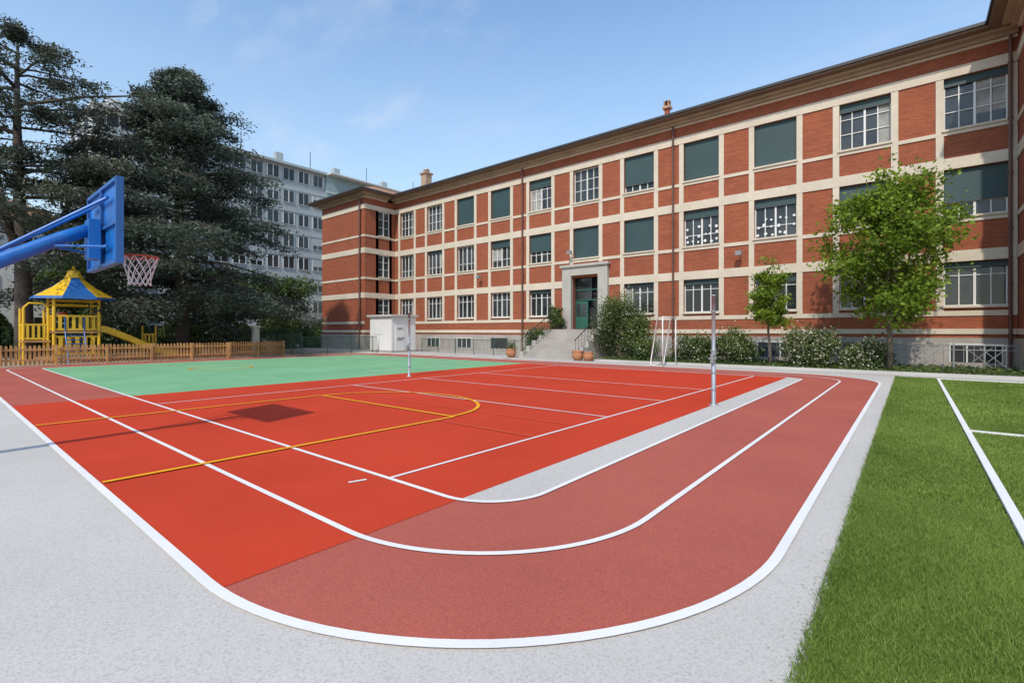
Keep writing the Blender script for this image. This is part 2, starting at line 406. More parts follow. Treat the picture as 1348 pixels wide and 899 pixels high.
wallcells(sideL,26.5,29.99,0,14.45,hs)
for f,h in enumerate(hs):
    window(sideL,*h,blind=.0,cols=2,rows=(.35,.68),o=.14)
    for a,b in((h[0]-.25,h[0]),(h[1],h[1]+.25)): wb('beige',sideL,a,b,.001,.045,2.45,13.35)
bands(sideL,26.5,29.93); cornice(sideL,26.5,29.0)
wb('stone',sideL,26.34,29.8,.002,.16,0,1.45)
wallcells(fl,-47.6,-39.9-T-.002,0,14.448,[])
bands(fl,-47.6,-39.9+.001)
wb('beige',fl,-47.6,-39.9,.001,.04,2.45,2.68)
wb('stone',fl,-47.6,-39.742,.002,.158,0,1.447)
for k,z0,z1,d in(('beige',14.42,14.52,.12),('cornice',14.52,14.66,.32),('cornice',14.66,14.78,.6),('eave',14.78,14.88,1.0),('gutter',14.88,15.02,1.1)):
    B[k].box(-47.6-d,-39.9+d-.003,26.5-d,26.6,z0+.002,z1-.002)
    B[k].box(3.55-d,14+d,26.5-d,26.6,z0+.002,z1-.002)
    B[k].box(-47.6-d,-47.5,26.6,44,z0+.002,z1-.002)
B['brick'].box(-47.6,-47.3,26.9,44,0,14.44)
wallcells(('F',26.5),3.55+T+.002,14,0,14.448,[(6,8.1,*w) for w in Wz]+[(10,12.1,*w) for w in Wz])
for s in(6,10):
    for w in Wz:
        window(('F',26.5),s,s+2.1,*w,blind=.3); 
    for a in(s-.28,s+2.1): wb('beige',('F',26.5),a,a+.28,.001,.045,2.45,13.35)
bands(('F',26.5),3.55,14); wallcells(sideR,26.5,29.99,0,14.45,[]); bands(sideR,26.45,29.93)
wb('stone',('F',26.5),3.4,14,.002,.158,0,1.447); wb('stone',sideR,26.34,29.8,.002,.16,0,1.45); cornice(sideR,26.5,29.0)
B['brick'].box(13.7,14,26.9,44,0,14.44); B['brick'].box(-47.2,13.6,43.7,44,0,14.44)
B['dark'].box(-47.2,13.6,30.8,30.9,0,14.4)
def hip(u0,u1,v0,v1,z,h,inset):
    b=B['tile']; cx=(v0+v1)/2
    A=(u0,v0,z);Bp=(u1,v0,z);C=(u1,v1,z);D=(u0,v1,z)
    if u1-u0>v1-v0: R1=(u0+inset,cx,z+h);R2=(u1-inset,cx,z+h); b.poly([A,Bp,R2,R1]); b.poly([C,D,R1,R2]); b.poly([D,A,R1]); b.poly([Bp,C,R2])
    else:
        c=(u0+u1)/2; R1=(c,v0+inset,z+h);R2=(c,v1-inset,z+h); b.poly([A,Bp,R1]);b.poly([C,D,R2]);b.poly([D,A,R1,R2]);b.poly([Bp,C,R2,R1])
hip(-40,4,29.0,45,15.0,2.4,8); hip(-48.5,-39.0,25.5,45,15.005,2.0,4.8); hip(2.6,15,25.5,45,15.005,2.2,6)
def chim(x,y,z0,z1,w,k='brick'):
    B[k].box(x-w,x+w,y-w,y+w,z0,z1); B['cornice'].box(x-w-.12,x+w+.12,y-w-.12,y+w+.12,z1,z1+.14)
    for q in(-.5,.5): B['tile'].box(x+q*w-.12,x+q*w+.12,y-.15,y+.15,z1+.14,z1+.5)
chim(-37.5,32,14.9,17.4,.38,'cornice'); chim(-12.2,30.6,15,16.1,.13)
def pipe(x,y,z0,z1,r=.065):
    B['pipe'].cyl((x,y,z0),(x,y,z1),r,n=10)
    for k in range(6):
        z=z0+(z1-z0)*(k+.5)/6; B['pipe'].cyl((x,y,z),(x,y,z+.08),r+.025,n=10)
pipe(-11.52,29.82,.2,14.5); pipe(-23.55,29.82,.2,14.5); pipe(-40.5,26.33,.2,14.5,.08); pipe(3.3,29.82,.2,14.5)
for x,z in((-19.0,7.3),(-7.6,6.1),(-.2,6.2),(-28,6.2)):
    B['lamp'].cyl((x,29.97,z),(x,29.6,z+.1),.03); B['lamp'].box(x-.16,x+.16,29.42,29.62,z-.02,z+.22)
mm={'sticker':'frame','lamp':'greyiron'}
for k,b in B.items():
    if b.v: b.obj({'brick':'walls','beige':'cream_bands','frame':'window_frames','glass':'window_glass','blind':'roller_blinds','tile':'roof','gutter':'gutters','pipe':'downpipes','door':'entrance_door','portal':'entrance_portal','stone':'plinth'}.get(k,k+'_parts'),M[mm.get(k,k)],school)
st=empty('entrance_staircase',(cd,28,0)); b=MB()
b.box(cd-2.4,cd+2.4,28.5,29.7,0,1.88)
n=10
for i in range(n):
    b.box(cd-1.9,cd+1.9,28.5-.33*(i+1),28.5-.33*i,0,1.88-.17*(i+1))
b.obj('steps',M['stone'],st,bevel=.01)
b=MB()
for sx in(-1,1):
    x0,x1=sorted((cd+sx*1.903,cd+sx*2.25))
    for i in range(5): b.box(x0,x1,28.5-.66*(i+1),28.5-.66*i-.002,0,2.0-.36*(i+1)+.2)
b.obj('side_walls',M['portal'],st)
b=MB()
for sx in(-1,1):
    x=cd+sx*2.08
    b.tube([(x,25.2,1.2),(x,28.5,2.95),(x,29.6,2.95)],.03)
    for i in range(12):
        y=25.3+i*.36; zb=max(0.3,.3+(y-25.3)*.5); zt=min(2.95,1.2+(y-25.2)*.53)
        b.cyl((x,y,min(zb,1.9)),(x,y,zt),.014,n=5)
b.obj('handrails',M['iron'],st)

def railing(name,x0,y0,x1,y1,h,step,mat,r=.012,geo=False,z=0.):
    e=empty(name,((x0+x1)/2,(y0+y1)/2,0)); b=MB(); L=math.hypot(x1-x0,y1-y0); dx,dy=(x1-x0)/L,(y1-y0)/L
    P=lambda t,zz:(x0+dx*t,y0+dy*t,zz)
    b.cyl(P(0,h),P(L,h),r*1.8,n=6); b.cyl(P(0,z+.12),P(L,z+.12),r*1.4,n=6)
    t=0
    while t<=L: b.cyl(P(t,z+.12),P(t,h),r,n=5); t+=step
    e2=MB(); t=0
    while t<=L+.01: e2.cyl(P(t,z),P(t,h+.06),r*2.6,n=6); t+=2.0
    if geo:
        t=0
        while t+2<=L+.01:
            for q in(.35,.8): b.cyl(P(t+q,h-.08),P(t+q+.85,z+.2),r*1.1,n=5); b.cyl(P(t+q,z+.2),P(t+q+.85,h-.08),r*1.1,n=5)
            b.cyl(P(t,h-.2),P(t+2,h-.2),r*1.2,n=5); t+=2
    b.obj('bars',mat,e); e2.obj('posts',mat,e)
railing('iron_railing',-14.6,28.2,3.4,28.2,1.15,.32,M['greyiron'],.014,True)
railing('iron_railing',-31.5,26.4,-20.2,26.4,1.1,.14,M['gfence'],.011)
railing('green_mesh_fence',-34.4,17.6,-34.4,24,1.3,.12,M['gfence'],.013)
railing('green_mesh_fence',-46,17.6,-34.4,17.6,1.6,.12,M['gfence'],.013)
railing('green_mesh_fence',-47,-8,-47,25.5,2.0,.18,M['gfence'],.014)

sh=empty('white_shed',(-34.3,25.5,0)); b=MB(); b.box(-35.8,-32.8,24.3,26.8,.15,2.95); b.obj('walls',M['whitewall'],sh,bevel=.02)
b=MB(); b.box(-35.85,-32.75,24.25,26.85,0,.15); b.obj('base',M['stone'],sh)
b=MB(); b.box(-36.0,-32.6,24.1,27.0,2.95,3.12); b.obj('roof',M['path'],sh,bevel=.02)
b=MB(); b.box(-32.8,-32.76,24.7,25.6,.15,2.25); b.box(-35.2,-34.2,24.26,24.3,1.5,2.3); b.obj('door',M['whitewall'],sh)
b=MB(); b.box(-32.76,-32.74,25.45,25.52,1.1,1.25)
for z in(1.0,1.1,1.2,1.9,2.0): b.box(-32.76,-32.745,24.85,25.4,z,z+.03)
b.obj('handle_and_louvres',M['iron'],sh)

# ---------------------------------------------------------------- basketball hoop
bk=empty('basketball_hoop',(-9.7,-1.4,0)); hu=-9.72
b=MB(); b.tube([(hu,-1.5,0),(hu,-1.5,.9),(hu,-1.35,1.25),(hu,-1.0,1.6),(hu,.66,2.72),(hu,1.3,3.13),(hu,1.6,3.3)],[.12,.12,.115,.11,.10,.095,.09],16)
b.box(hu-.35,hu+.35,-1.85,-1.15,0,.03)
b.obj('pole_and_arm',M['blue'],bk,True)
b=MB(); 
for sx in(-.55,.55):
    b.tube([(hu+sx*.15,.35,2.62),(hu+sx,1.72,3.72)],.022,8); b.tube([(hu+sx*.1,1.2,3.0),(hu+sx,1.72,3.0)],.018,8)
b.tube([(hu-.6,1.72,3.72),(hu+.6,1.72,3.72)],.022,8); b.tube([(hu-.6,1.72,3.02),(hu+.6,1.72,3.02)],.022,8)
b.box(hu-.16,hu+.16,1.58,1.72,2.85,3.45)
b.obj('stays',M['blue'],bk)
b=MB(); b.box(hu-.92,hu+.92,1.78,1.81,2.78,3.92); b.obj('backboard',M['blue'],bk,bevel=.005)
b=MB()
b.box(hu-.94,hu+.94,1.74,1.83,3.92,3.97); b.box(hu-.94,hu+.94,1.74,1.83,2.73,2.78); b.box(hu-.97,hu-.92,1.74,1.83,2.73,3.97); b.box(hu+.92,hu+.97,1.74,1.83,2.73,3.97)
b.box(hu-.025,hu+.025,1.74,1.778,2.78,3.92); b.box(hu-.92,hu+.92,1.74,1.776,3.3,3.35)
b.obj('backboard_frame',M['bluedk'],bk)
b=MB(); rc=(hu,2.24,2.96); R=.245
pts=[(rc[0]+R*math.cos(t),rc[1]+R*math.sin(t),rc[2]) for t in np.linspace(0,2*math.pi,37)]
b.tube(pts,.014,8)
b.box(hu-.09,hu+.09,1.811,1.83,2.86,3.0); b.tube([(hu-.08,1.82,2.95),(hu-.13,2.03,2.96)],.01); b.tube([(hu+.08,1.82,2.95),(hu+.13,2.03,2.96)],.01)
b.tube([(hu-.06,1.82,2.87),(hu-.1,2.02,2.95)],.008); b.tube([(hu+.06,1.82,2.87),(hu+.1,2.02,2.95)],.008)
b.obj('rim',M['orange'],bk,True)
b=MB(); K=12; rows=[(.245,0),(.225,-.1),(.195,-.2),(.165,-.3),(.145,-.4),(.155,-.46)]
for i in range(len(rows)-1):
    for k in range(K):
        for dlt in(-.5,.5):
            a0=2*math.pi*(k+.5*(i%2))/K; a1=2*math.pi*(k+.5*(i%2)+dlt)/K
            r0,z0=rows[i]; r1,z1=rows[i+1]
            b.cyl((rc[0]+r0*math.cos(a0),rc[1]+r0*math.sin(a0),rc[2]+z0),(rc[0]+r1*math.cos(a1),rc[1]+r1*math.sin(a1),rc[2]+z1),.0065,n=5,cap=False)
b.obj('net',M['net'],bk)

for x,top in((-3.62,2.58),(-14.95,2.45)):
    e=empty('volleyball_post',(x,11.9,0)); b=MB()
    b.lathe((x,11.9,0),[(0,.0),(.11,0),(.11,.02),(.06,.022),(.055,.04),(.05,.05),(.05,1.3),(.045,1.31),(.045,top),(.052,top),(.052,top+.03),(0,top+.03)],18)
    b.obj('post',M['steel'],e,True)
    b=MB(); b.box(x-.04,x+.04,11.78,11.86,1.0,1.22); b.cyl((x-.09,11.82,1.1),(x+.09,11.82,1.1),.025); b.cyl((x+.09,11.82,1.1),(x+.09,11.75,1.22),.01)
    for z in(.35,.75,1.25,2.2): b.lathe((x,11.9,z),[(.05,0),(.06,0),(.06,.04),(.05,.04)],16)
    b.obj('winch_and_clamps',M['greyiron'],e)
def goal(u,v0,v1,h,dep):
    e=empty('goal_frame',(u,(v0+v1)/2,0)); b=MB()
    for y in(v0,v1):
        b.tube([(u,y,0),(u,y,h),(u-.25,y,h),(u-dep,y,0.04),(u,y,.04)],.032,8)
    b.tube([(u,v0,h),(u,v1,h)],.032,8); b.tube([(u-dep,v0,.04),(u-dep,v1,.04)],.03,8)
    b.obj('frame',M['frame'],e,True)
    b=MB()
    for i in range(int((v1-v0)/.2)+1):
        y=v0+i*.2; b.cyl((u-.25,y,h),(u-dep,y,.04),.0025,n=3,cap=False)
    for i in range(12):
        t=i/11; b.cyl((u-.25-(dep-.25)*t,v0,h*(1-t)+.04*t),(u-.25-(dep-.25)*t,v1,h*(1-t)+.04*t),.0025,n=3,cap=False)
    b.obj('net',M['net'],e)
goal(-9.4,23.0,24.7,2.45,.65)

# ---------------------------------------------------------------- wooden picket fence
def picket(name,x0,y0,x1,y1):
    e=empty(name,((x0+x1)/2,(y0+y1)/2,0)); b=MB(); L=math.hypot(x1-x0,y1-y0); dx,dy=(x1-x0)/L,(y1-y0)/L
    def bx(t0,t1,d0,d1,z0,z1,point=False):
        k=len(b.v); nx,ny=-dy,dx
        for z in(z0,z1):
            for t,d in((t0,d0),(t1,d0),(t1,d1),(t0,d1)): b.v.append((x0+dx*t+nx*d,y0+dy*t+ny*d,z))
        b.f+=[(k,k+3,k+2,k+1),(k,k+1,k+5,k+4),(k+1,k+2,k+6,k+5),(k+2,k+3,k+7,k+6),(k+3,k,k+4,k+7)]
        if point:
            tm=(t0+t1)/2
            b.v+= [(x0+dx*tm+nx*d0,y0+dy*tm+ny*d0,z1+.06),(x0+dx*tm+nx*d1,y0+dy*tm+ny*d1,z1+.06)]
            b.f+=[(k+4,k+5,k+8),(k+6,k+7,k+9),(k+5,k+6,k+9,k+8),(k+7,k+4,k+8,k+9)]
        else: b.f.append((k+4,k+5,k+6,k+7))
    bx(0,L,.0,.05,.28,.37); bx(0,L,.0,.05,.78,.87)
    t=0
    while t<L-.08:
        hh=1.0+random.uniform(-.02,.02); bx(t,t+.10,-.025,-.002,.06,hh,True); t+=.165
    t=0
    while t<=L+.01: bx(t-.05,t+.05,.052,.15,0,1.05); t+=2.0
    b.obj('pickets',M['wood'],e)
picket('wooden_picket_fence',-33.7,12.3,-33.7,-9)
picket('wooden_picket_fence',-35.3,16.6,-34.4,12.6)

# ---------------------------------------------------------------- playground
pg=empty('playground_climbing_frame',(-37,5.2,0)); X0,Y0=-37.,5.45
Y=MB();Bl=MB();Rd=MB();Wd=MB()
for sx in(-.95,.95):
    for sy in(-.95,.95):
        Y.cyl((X0+sx,Y0+sy,0),(X0+sx,Y0+sy,3.75),.075,n=12)
DZ=1.75
Wd.box(X0-1.05,X0+1.05,Y0-1.05,Y0+1.05,DZ-.1,DZ)
def panel(x0,x1,y0,y1,z0,z1,n=6):
    Y.box(x0,x1,y0,y1,z1-.1,z1); Y.box(x0,x1,y0,y1,z0,z0+.1)
    for i in range(n):
        t=(i+.25)/n; w=.5/n
        if abs(x1-x0)>abs(y1-y0): Y.box(x0+(x1-x0)*t,x0+(x1-x0)*(t+w),y0+.005,y1-.005,z0+.1,z1-.1)
        else: Y.box(x0+.005,x1-.005,y0+(y1-y0)*t,y0+(y1-y0)*(t+w),z0+.1,z1-.1)
panel(X0+.93,X0+.99,Y0-.85,Y0+.85,DZ+.05,DZ+.9); panel(X0-.85,X0+.85,Y0-.99,Y0-.93,DZ+.05,DZ+.9); panel(X0-.99,X0-.93,Y0-.85,Y0+.85,DZ+.05,DZ+.9)
panel(X0+.93,X0+.99,Y0-.85,Y0+.85,.45,1.5,5); panel(X0-.99,X0-.93,Y0-.85,Y0+.85,.45,1.5,5)
for z in(3.2,3.45):
    for sx in(-.95,.95): Y.cyl((X0+sx,Y0-.95,z),(X0+sx,Y0+.95,z),.035); Y.cyl((X0-.95,Y0+sx,z),(X0+.95,Y0+sx,z),.035)
n=8
def ringp(r,z,i): t=2*math.pi*(i+.5)/n; return (X0+r*math.cos(t),Y0+r*math.sin(t),z)
for i in range(n):
    tgt=Bl if i%2 else Y
    tgt.poly([ringp(1.85,3.66,i),ringp(1.85,3.66,i+1),ringp(1.0,4.22,i+1),ringp(1.0,4.22,i)])
    tgt.poly([ringp(1.0,4.22,i),ringp(1.0,4.22,i+1),ringp(.3,4.85,i+1),ringp(.3,4.85,i)])
    Bl.poly([ringp(1.9,3.52,i),ringp(1.9,3.52,i+1),ringp(1.852,3.67,i+1),ringp(1.852,3.67,i)])
for i in range(n): Y.poly([ringp(.42,4.78,i),ringp(.42,4.78,i+1),ringp(.3,5.05,i+1),ringp(.3,5.05,i)])
Y.lathe((X0,Y0,5.05),[(.3,0),(.28,.12),(.1,.22),(.06,.3),(.09,.36),(0,.42)],12)
def slide(xa,xb,prof,hh=.28):
    for i in range(len(prof)-1):
        (y0,z0),(y1,z1)=prof[i],prof[i+1]
        Y.poly([(xa,y0,z0),(xb,y0,z0),(xb,y1,z1),(xa,y1,z1)])
        Y.poly([(xa,y0,z0-.05),(xb,y0,z0-.05),(xb,y1,z1-.05),(xa,y1,z1-.05)])
        for x in(xa,xb):
            k=len(Y.v); Y.v+=[(x-.035,y0,z0-.08),(x+.035,y0,z0-.08),(x+.035,y1,z1-.08),(x-.035,y1,z1-.08),(x-.035,y0,z0+hh),(x+.035,y0,z0+hh),(x+.035,y1,z1+hh),(x-.035,y1,z1+hh)]
            Y.f+=[(k+4,k+5,k+6,k+7),(k,k+3,k+7,k+4),(k+1,k+5,k+6,k+2)]
slide(X0+.05,X0+.75,[(Y0+.95,DZ+.05),(Y0+1.35,DZ),(Y0+1.8,DZ-.22),(Y0+2.4,1.25),(Y0+3.1,.85),(Y0+3.8,.5),(Y0+4.3,.36),(Y0+4.8,.33)])
Y.tube([(X0+.05,Y0+1.0,DZ),(X0+.05,Y0+1.05,DZ+.95),(X0+.75,Y0+1.05,DZ+.95),(X0+.75,Y0+1.0,DZ)],.045)
Y.cyl((X0+.4,Y0+3.6,0),(X0+.4,Y0+3.6,.6),.05)
for sy in(-2.1,-1.15):
    for sx in(-.7,.7): Y.cyl((X0+sx,Y0+sy,0),(X0+sx,Y0+sy,3.0),.06,n=10)
Wd.box(X0-.8,X0+.8,Y0-2.15,Y0-1.06,1.15,1.25)
panel(X0+.68,X0+.74,Y0-2.05,Y0-1.2,1.3,2.15,4); panel(X0-.6,X0+.6,Y0-2.13,Y0-2.07,1.3,2.15,5)
Y.tube([(X0+.7,Y0-2.1,3.0),(X0+.7,Y0-1.9,3.25),(X0+.7,Y0-1.35,3.25),(X0+.7,Y0-1.15,3.0)],.05)
for i in range(8):
    t=i/7; Bl.cyl((X0+1.0+.9*(1-t),Y0-.5,.2+1.5*t),(X0+1.0+.9*(1-t),Y0+.3,.2+1.5*t),.025)
for y in(Y0-.5,Y0+.3): Bl.tube([(X0+2.0,y,0),(X0+1.0,y,DZ),(X0+1.0,y,DZ+.8)],.035)
Rd.lathe((X0+.2,Y0-.5,2.6),[(0,0),(.2,0),(.22,.1),(.2,.2),(0,.2)],12)
for y in(Y0+3.5,Y0+4.2):
    Y.cyl((X0-1.2,y,0),(X0-1.2,y,2.1),.05,n=10)
panel(X0-1.23,X0-1.17,Y0+3.55,Y0+4.15,.9,1.6,3)
Y.obj('yellow_posts_panels_slide',M['yellow'],pg); Bl.obj('blue_roof_and_ladder',M['bluedk'],pg); Rd.obj('red_parts',M['redp'],pg); Wd.obj('decks',M['wood'],pg)

# ---------------------------------------------------------------- apartment block
ap=empty('office_apartment_block',(-65,30,0)); A={k:MB() for k in['aptwhite','aptteal','aptgrey','glass','frame','iron','dark']}
def apt_face(v0,v1,u,H,wallk,bay,fh,style):
    A[wallk].box(u-12,u,v0,v1,0,H)
    nf=int(H/fh); nb=int((v1-v0)/bay); b0=v0+((v1-v0)-nb*bay)/2
    for f in range(nf):
        z=.5+f*fh
        A['aptwhite' if style!=2 else 'aptgrey'].box(u+.001,u+.09,v0+.01,v1-.01,z+fh-.42,z+fh-.25)
        for k in range(nb):
            y=b0+k*bay; w0,w1=y+bay*.14,y+bay*.86
            if style==1 and (f>2 or k%2):
                A['dark'].box(u+.002,u+.02,y+.1,y+bay-.1,z+.35,z+2.5)
                A['aptgrey' if (f+k)%3 else 'aptwhite'].box(u+.02,u+.5,y+.02,y+bay-.02,z+.1,z+.95)
                A['frame'].box(u+.03,u+.08,y+bay*.5-.05,y+bay*.5+.05,z+.95,z+2.5)
            elif style==3 and f<3:
                A['glass'].box(u+.002,u+.03,y+.1,y+bay-.1,z+.7,z+2.5)
                for q in(y+.1,y+bay*.35,y+bay*.65,y+bay-.1): A['frame'].box(u+.03,u+.10,q-.06,q+.06,z+.68,z+2.52)
                A['aptwhite'].box(u+.03,u+.6,y,y+bay,z-.2,z+.65)
            else:
                A['glass'].box(u+.002,u+.03,w0,w1,z+.85,z+2.4)
                for q in(w0,(w0+w1)/2,w1): A['frame' if random.random()<.4 else 'aptgrey'].box(u+.03,u+.08,q-.05,q+.05,z+.83,z+2.42)
                A['aptgrey'].box(u+.03,u+.13,w0-.06,w1+.06,z+.75,z+.85)
                if random.random()<.35: A['aptgrey'].box(u+.032,u+.07,w0+.05,w1-.05,z+2.4-random.uniform(.3,1.2),z+2.4)
apt_face(11,20,-65,25.0,'aptwhite',2.25,3.1,1)
apt_face(20.003,37,-65.6,24.2,'aptgrey',2.1,3.0,2)
apt_face(37.003,48,-65.2,24.3,'aptteal',2.2,3.1,3)
apt_face(48.003,62,-64.7,24.2,'aptwhite',2.8,3.1,3)
for f in range(8):
    z=.5+f*3.1
    for k in range(3):
        x=-76+k*3.6
        A['glass'].box(x,x+1.9,10.97,10.998,z+.6,min(z+2.4,24.6)); A['aptgrey'].box(x+.9,x+1.0,10.9,10.97,z+.6,min(z+2.4,24.6)); A['aptgrey'].box(x-.1,x+2.0,10.85,10.97,z+.48,z+.6)
    if f<7: A['aptgrey'].box(-77,-65,10.9,10.998,z+2.75,z+2.95)
A['aptwhite'].box(-76,-66.5,12.5,18,25.0,26.8); A['aptgrey'].box(-76,-68.5,22,58,24.2,25.8)
for k in range(12): A['glass'].box(-68.49,-68.46,23+k*2.9,24.8+k*2.9,24.6,25.5)
A['aptwhite'].box(-77,-64.3,10.8,20.2,25.0,25.25); A['aptgrey'].box(-77,-64.9,20.3,36.9,24.2,24.45); A['aptwhite'].box(-77,-64.0,37.1,62,24.3,24.5)
for k in range(5): A['aptgrey'].box(-71,-70,14+k*9,15+k*9,25.8,27.4); A['iron'].cyl((-68,17+k*9.5,25),(-68,17+k*9.5,28),.05,n=5)
for k,bb in A.items():
    if bb.v: bb.obj({'glass':'windows','frame':'window_frames','iron':'aerials'}.get(k,k+'_walls'),M[k],ap)
def house(name,u0,u1,v0,v1,H,wall,rh):
    e=empty(name,((u0+u1)/2,(v0+v1)/2,0)); b=MB(); b.box(u0,u1,v0,v1,0,H); b.obj('walls',M[wall],e)
    b=MB(); c=(u0+u1)/2; o=.6
    b.poly([(u1+o,v0-o,H),(u1+o,v1+o,H),(c,v1-3,H+rh),(c,v0+3,H+rh)]); b.poly([(u0-o,v1+o,H),(u0-o,v0-o,H),(c,v0+3,H+rh),(c,v1-3,H+rh)])
    b.poly([(u0-o,v0-o,H),(u1+o,v0-o,H),(c,v0+3,H+rh)]); b.poly([(u1+o,v1+o,H),(u0-o,v1+o,H),(c,v1-3,H+rh)])
    b.obj('roof',M['tile'],e)
    g=MB();fr=MB();y=v0+1
    while y<v1-1.6:
        z=1.
        while z<H-2:
            g.box(u1+.002,u1+.03,y,y+1.1,z+.3,z+1.9); fr.box(u1+.002,u1+.08,y-.12,y-.0,z+.2,z+2); fr.box(u1+.002,u1+.08,y+1.1,y+1.22,z+.2,z+2); fr.box(u1+.002,u1+.15,y-.15,y+1.25,z+.1,z+.2); fr.box(u1+.03,u1+.06,y+.51,y+.59,z+.3,z+1.9); z+=3.3
        y+=2.7
    g.obj('windows',M['glass'],e); fr.obj('window_frames',M['frame'],e)
house('tiled_roof_house',-70,-56,-12,8.5,10.6,'whitewall',3)
house('tiled_roof_house',-72,-60,-45,-13,12,'whitewall',3)
house('distant_brick_house',-62,-50,46,60,18.5,'pinkwall',2.6)

# ---------------------------------------------------------------- trees
def cedar(name,x,y,H,zlo,lenf,nlimb,nleaf,mat,trunk_r,droop=.0,lean=0,fork=False,size=(.07,.17),lv=(.65,1.12),clump=(.2,.075),start=.22):
    e=empty(name,(x,y,0)); b=MB()
    pts=[];rs=[]
    for i in range(12):
        t=i/11; pts.append((x+lean*t*t+.15*math.sin(t*5),y+.15*math.cos(t*4)-.15,H*.97*t)); rs.append(trunk_r*(1-t)**.8+.03)
    b.tube(pts,rs,10)
    def trunk(z):
        t=min(1,z/(H*.97)); k=min(10,int(t*11)); f=t*11-k; return Vector(pts[k]).lerp(Vector(pts[k+1]),f)
    anchors=[]
    if fork:
        for ang,zz,ln_ in((1.5,4.5,7),(3.6,5.5,7),(4.9,6.5,6.5)):
            p=trunk(zz); q=[p+Vector((math.cos(ang)*ln_*.3*t**.7,math.sin(ang)*ln_*.42*t**.7,ln_*1.3*t)) for t in np.linspace(0,1,7)]
            b.tube(q,[trunk_r*.5*(1-t*.75) for t in np.linspace(0,1,7)],8); anchors.append(q)
    LP=[];SH=[]
    for i in range(nlimb):
        t=(i+random.random())/nlimb; z=zlo+(H-zlo)*t
        L=lenf(t)*random.uniform(*lv); ang=i*2.399+random.uniform(-.6,.6)
        p0=trunk(z*.97)
        if anchors and random.random()<.5:
            q=random.choice(anchors); p0=q[random.randint(2,6)].copy(); L*=.75
        d=Vector((math.cos(ang),math.sin(ang),0)); rise=random.uniform(-.05,.28)+.25*t
        m=7; q=[]
        for k in range(m):
            s=k/(m-1); q.append(p0+d*L*s+Vector((0,0,L*(rise*s-droop*s*s)))+Vector((random.gauss(0,.08),random.gauss(0,.08),0)))
        b.tube(q,[max(.012,.06*L/4*(1-s*.85)+.01) for s in np.linspace(0,1,m)],5)
        side=Vector((-d.y,d.x,0)); shade0=random.uniform(.1,.6)
        nsub=int(6+L*2.0)
        for j in range(nsub):
            s=random.uniform(start,1.0); k=min(m-2,int(s*(m-1))); base=q[k].lerp(q[k+1],s*(m-1)-k)
            sl=random.uniform(.4,1.1)*L*.33*(1.15-s*.6); sg=random.choice((-1,1))
            tip=base+side*sg*sl+d*sl*.55+Vector((0,0,-sl*.3+random.uniform(-.15,.2)))
            b.tube([base,base.lerp(tip,.5)+Vector((0,0,.04)),tip],[.02,.014,.006],4)
            nn=int(nleaf/nlimb/nsub*random.choice((.3,.7,1.2,1.8)))
            if nn<1: continue
            u=rng.uniform(.15,1.08,nn)[:,None]
            P=np.array(base)*(1-u)+np.array(tip)*u+rng.normal(0,1,(nn,3))*np.array([clump[0],clump[0],clump[1]])
            P[:,2]-=np.abs(rng.normal(0,clump[1]*2.2,nn))
            P[:,2]=np.maximum(P[:,2],.6)
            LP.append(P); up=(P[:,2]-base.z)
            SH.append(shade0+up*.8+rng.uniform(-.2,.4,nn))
    P=np.concatenate(LP);SHD=np.concatenate(SH)
    b.obj('trunk_and_limbs',M['bark'],e,True)
    leaves('foliage',P,rng.uniform(size[0],size[1],len(P)),mat,e,SHD,flat=.35,aspect=.36)
cedar('cedar_tree',-40,11.7,20.8,2.8,lambda t:9.6*(1-t**1.35)**.85*(.85 if t<.08 else 1)+.6,104,150000,M['cedar'],.42,.26,size=(.07,.17),lv=(.5,1.12),clump=(.32,.15),start=.28)
cedar('cedar_tree',-40.2,3.75,19.8,7.0,lambda t:(5.2+2.6*math.sin(t*2.6))*(1.02-t**6),64,62000,M['cedar2'],.42,.05,fork=True,size=(.06,.15),lv=(.5,1.15),clump=(.27,.11),start=.35)
cedar('cedar_tree',-47,-4.5,17,5,lambda t:5*(1-t)**.5+.6,44,20000,M['cedar2'],.4,.1)

